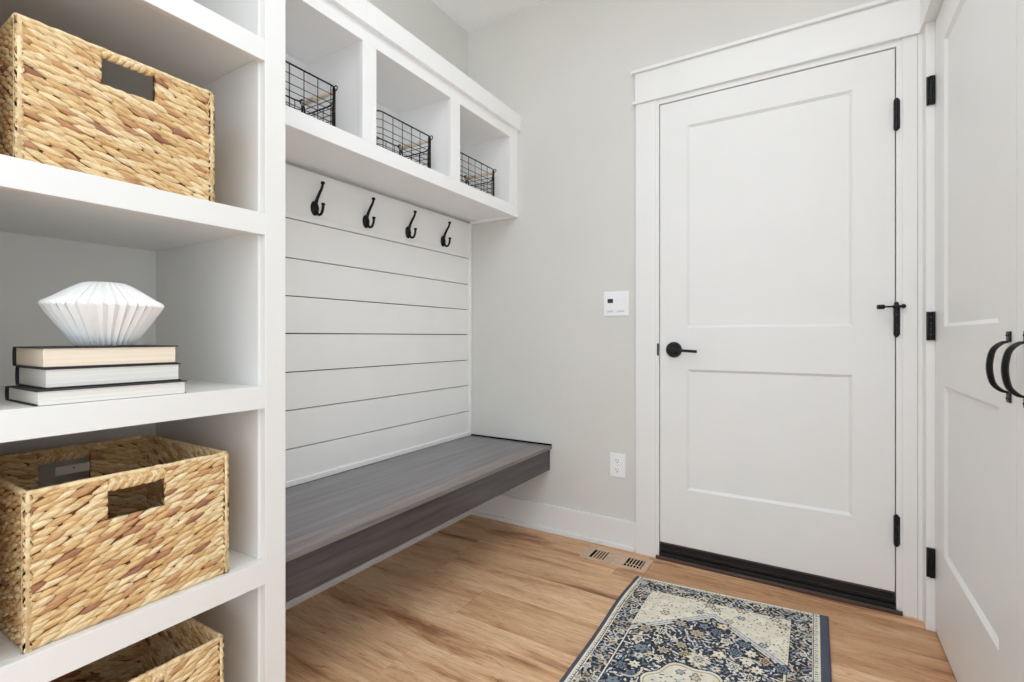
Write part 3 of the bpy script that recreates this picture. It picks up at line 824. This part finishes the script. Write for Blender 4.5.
    for q in range(40):   # vines
        x, y = rng.uniform(bl, br), rng.uniform(.2, RL-.2); a = rng.uniform(0, 6.28)
        for k in range(26):
            a += rng.uniform(-.15, .32); x += .0035*math.cos(a); y += .0035*math.sin(a)
            if hf(x, y): img[loc(x, y, .0008)] = cr*.92
    # inner cream medallion
    r0 = .205; A = np.arctan2(V-cym, U-cxm); Dm = np.abs(U-cxm)*1.15+np.abs(V-cym)*.9
    lob = np.hypot((U-cxm)*1.25, V-cym) + .010*np.cos(8*A)
    put(lob < .168, navy*.8); put(lob < .163, cr); put(lob < .154, tan*.9); put(lob < .149, cr)
    mf = lambda x, y: math.hypot((x-cxm)*1.25, y-cym) < .138
    scatter(mf, 300, .012, lambda x, y: leaf(x, y, rng.uniform(.004, .009), rng.uniform(.002, .0035), rng.uniform(0, 3.14), [tan, gb, navy, lt][rng.randint(4)]))
    scatter(mf, 20, .04, motif)
    for yy in (cym-.205, cym+.205): flower(cxm, yy, .030, 8, cr, tan, navy); flower(cxm, yy, .014, 6, gb, cr, dk)
    # outer binding
    rim = np.array((88, 94, 108.))
    put((U < .013) | (U > .6635) | (V < .006) | (V > RL-.006), rim)
    put((U > .684) | (V < .003), rim*.8+np.array((22, 12, 22)))
    # wear
    wear = rng.rand(ny//8+2, nx//8+2); wear = np.kron(wear, np.ones((8, 8)))[:ny, :nx]
    for _ in range(6): wear = (wear+np.roll(wear, 2, 0)+np.roll(wear, -2, 0)+np.roll(wear, 2, 1)+np.roll(wear, -2, 1))/5
    k = .93+.12*wear[..., None]*rng.uniform(.8, 1, (ny, nx, 1)); img = np.clip(img*k+4, 0, 255)
    lin = img/255; lin = np.where(lin <= .04045, lin/12.92, ((lin+.055)/1.055)**2.4)
    # mesh: top grid
    gx, gy = np.meshgrid(np.arange(nx+1)*cell, np.arange(ny+1)*cell)
    hgt = .0085+.0004*rng.rand(ny+1, nx+1); edge = np.minimum(np.minimum(gx, RW-gx), np.minimum(gy, RL-gy)); hgt = np.where(edge < .003, .0060, hgt)
    bend = -.010*np.exp(-((gy-.22)/.18)**2)*np.clip(1-gx/.25, 0, 1)
    wx = -.645+gx+bend; wy = 2.075+.0650*gx/RW*1.0-gy
    nvt = (nx+1)*(ny+1)
    co = np.zeros((nvt, 3)); co[:, 0] = wx.ravel(); co[:, 1] = wy.ravel(); co[:, 2] = hgt.ravel()
    i = np.arange(ny)[:, None]*(nx+1)+np.arange(nx)[None, :]
    quads = np.stack([i, i+nx+1, i+nx+2, i+1], -1).reshape(-1, 4)
    # skirt
    b1 = list(range(0, nx+1)); b2 = [k2*(nx+1)+nx for k2 in range(1, ny+1)]; b3 = [ny*(nx+1)+k2 for k2 in range(nx-1, -1, -1)]; b4 = [k2*(nx+1) for k2 in range(ny-1, 0, -1)]
    loop = np.array(b1+b2+b3+b4); m = len(loop); low = co[loop].copy(); low[:, 2] = .0006
    co = np.vstack([co, low]); ix = np.arange(m); nxt = (ix+1) % m
    sk = np.stack([loop[ix], loop[nxt], nvt+nxt, nvt+ix], -1)
    faces = np.vstack([quads, sk]); me = bpy.data.meshes.new('area_rug')
    me.vertices.add(len(co)); me.vertices.foreach_set('co', co.ravel())
    me.loops.add(faces.size); me.loops.foreach_set('vertex_index', faces.ravel().astype(np.int32))
    me.polygons.add(len(faces)); me.polygons.foreach_set('loop_start', np.arange(len(faces), dtype=np.int32)*4)
    me.update(calc_edges=True); me.validate()
    ca = me.attributes.new('dye', 'FLOAT_COLOR', 'FACE') if False else me.color_attributes.new('dye', 'FLOAT_COLOR', 'CORNER')
    fc = np.ones((len(faces), 4)); fc[:len(quads), :3] = lin.reshape(-1, 3); fc[len(quads):, :3] = s2l((60, 66, 84))
    ca.data.foreach_set('color', np.repeat(fc, 4, axis=0).ravel().astype(np.float32))
    o = bpy.data.objects.new('area_rug', me); COL.objects.link(o); me.materials.append(M['rug'])
    tag(o, 'navy and cream oriental patterned rug lying before the entry door', 'rug')
make_rug()

# ------------------------------------------------------------------ light
w = bpy.data.worlds.new('World'); SC.world = w; w.use_nodes = True
w.node_tree.nodes['Background'].inputs[0].default_value = (.855, .93, 1, 1)
w.node_tree.nodes['Background'].inputs[1].default_value = 1.74
def area(name, loc, rot, sx, sy, power, col=(1, 1, 1)):
    L = bpy.data.lights.new(name, 'AREA'); L.shape = 'RECTANGLE'; L.size = sx; L.size_y = sy; L.energy = power; L.color = col
    o = bpy.data.objects.new(name, L); COL.objects.link(o); o.location = loc; o.rotation_euler = rot
    return o
area('ceiling_lamp', (-.2, .8, 2.80), (0, 0, 0), 1.1, 1.3, 9.5, (.90, .955, 1))

# ------------------------------------------------------------------ camera
cam = bpy.data.cameras.new('Camera'); co_ = bpy.data.objects.new('Camera', cam); COL.objects.link(co_)
cam.lens = 492.26/1024*36; cam.sensor_width = 36; cam.shift_y = -4.38/1024; cam.clip_start = .02
co_.location = (0, 0, 1.03); co_.rotation_euler = (math.pi/2, 0, math.radians(31.537))
SC.camera = co_
vs = SC.view_settings; vs.view_transform = 'Standard'; vs.look = 'None'; vs.gamma = 1; vs.use_curve_mapping = False
vs.exposure = 0.29
SC.cycles.max_bounces = 16; SC.cycles.diffuse_bounces = 14; SC.cycles.glossy_bounces = 6
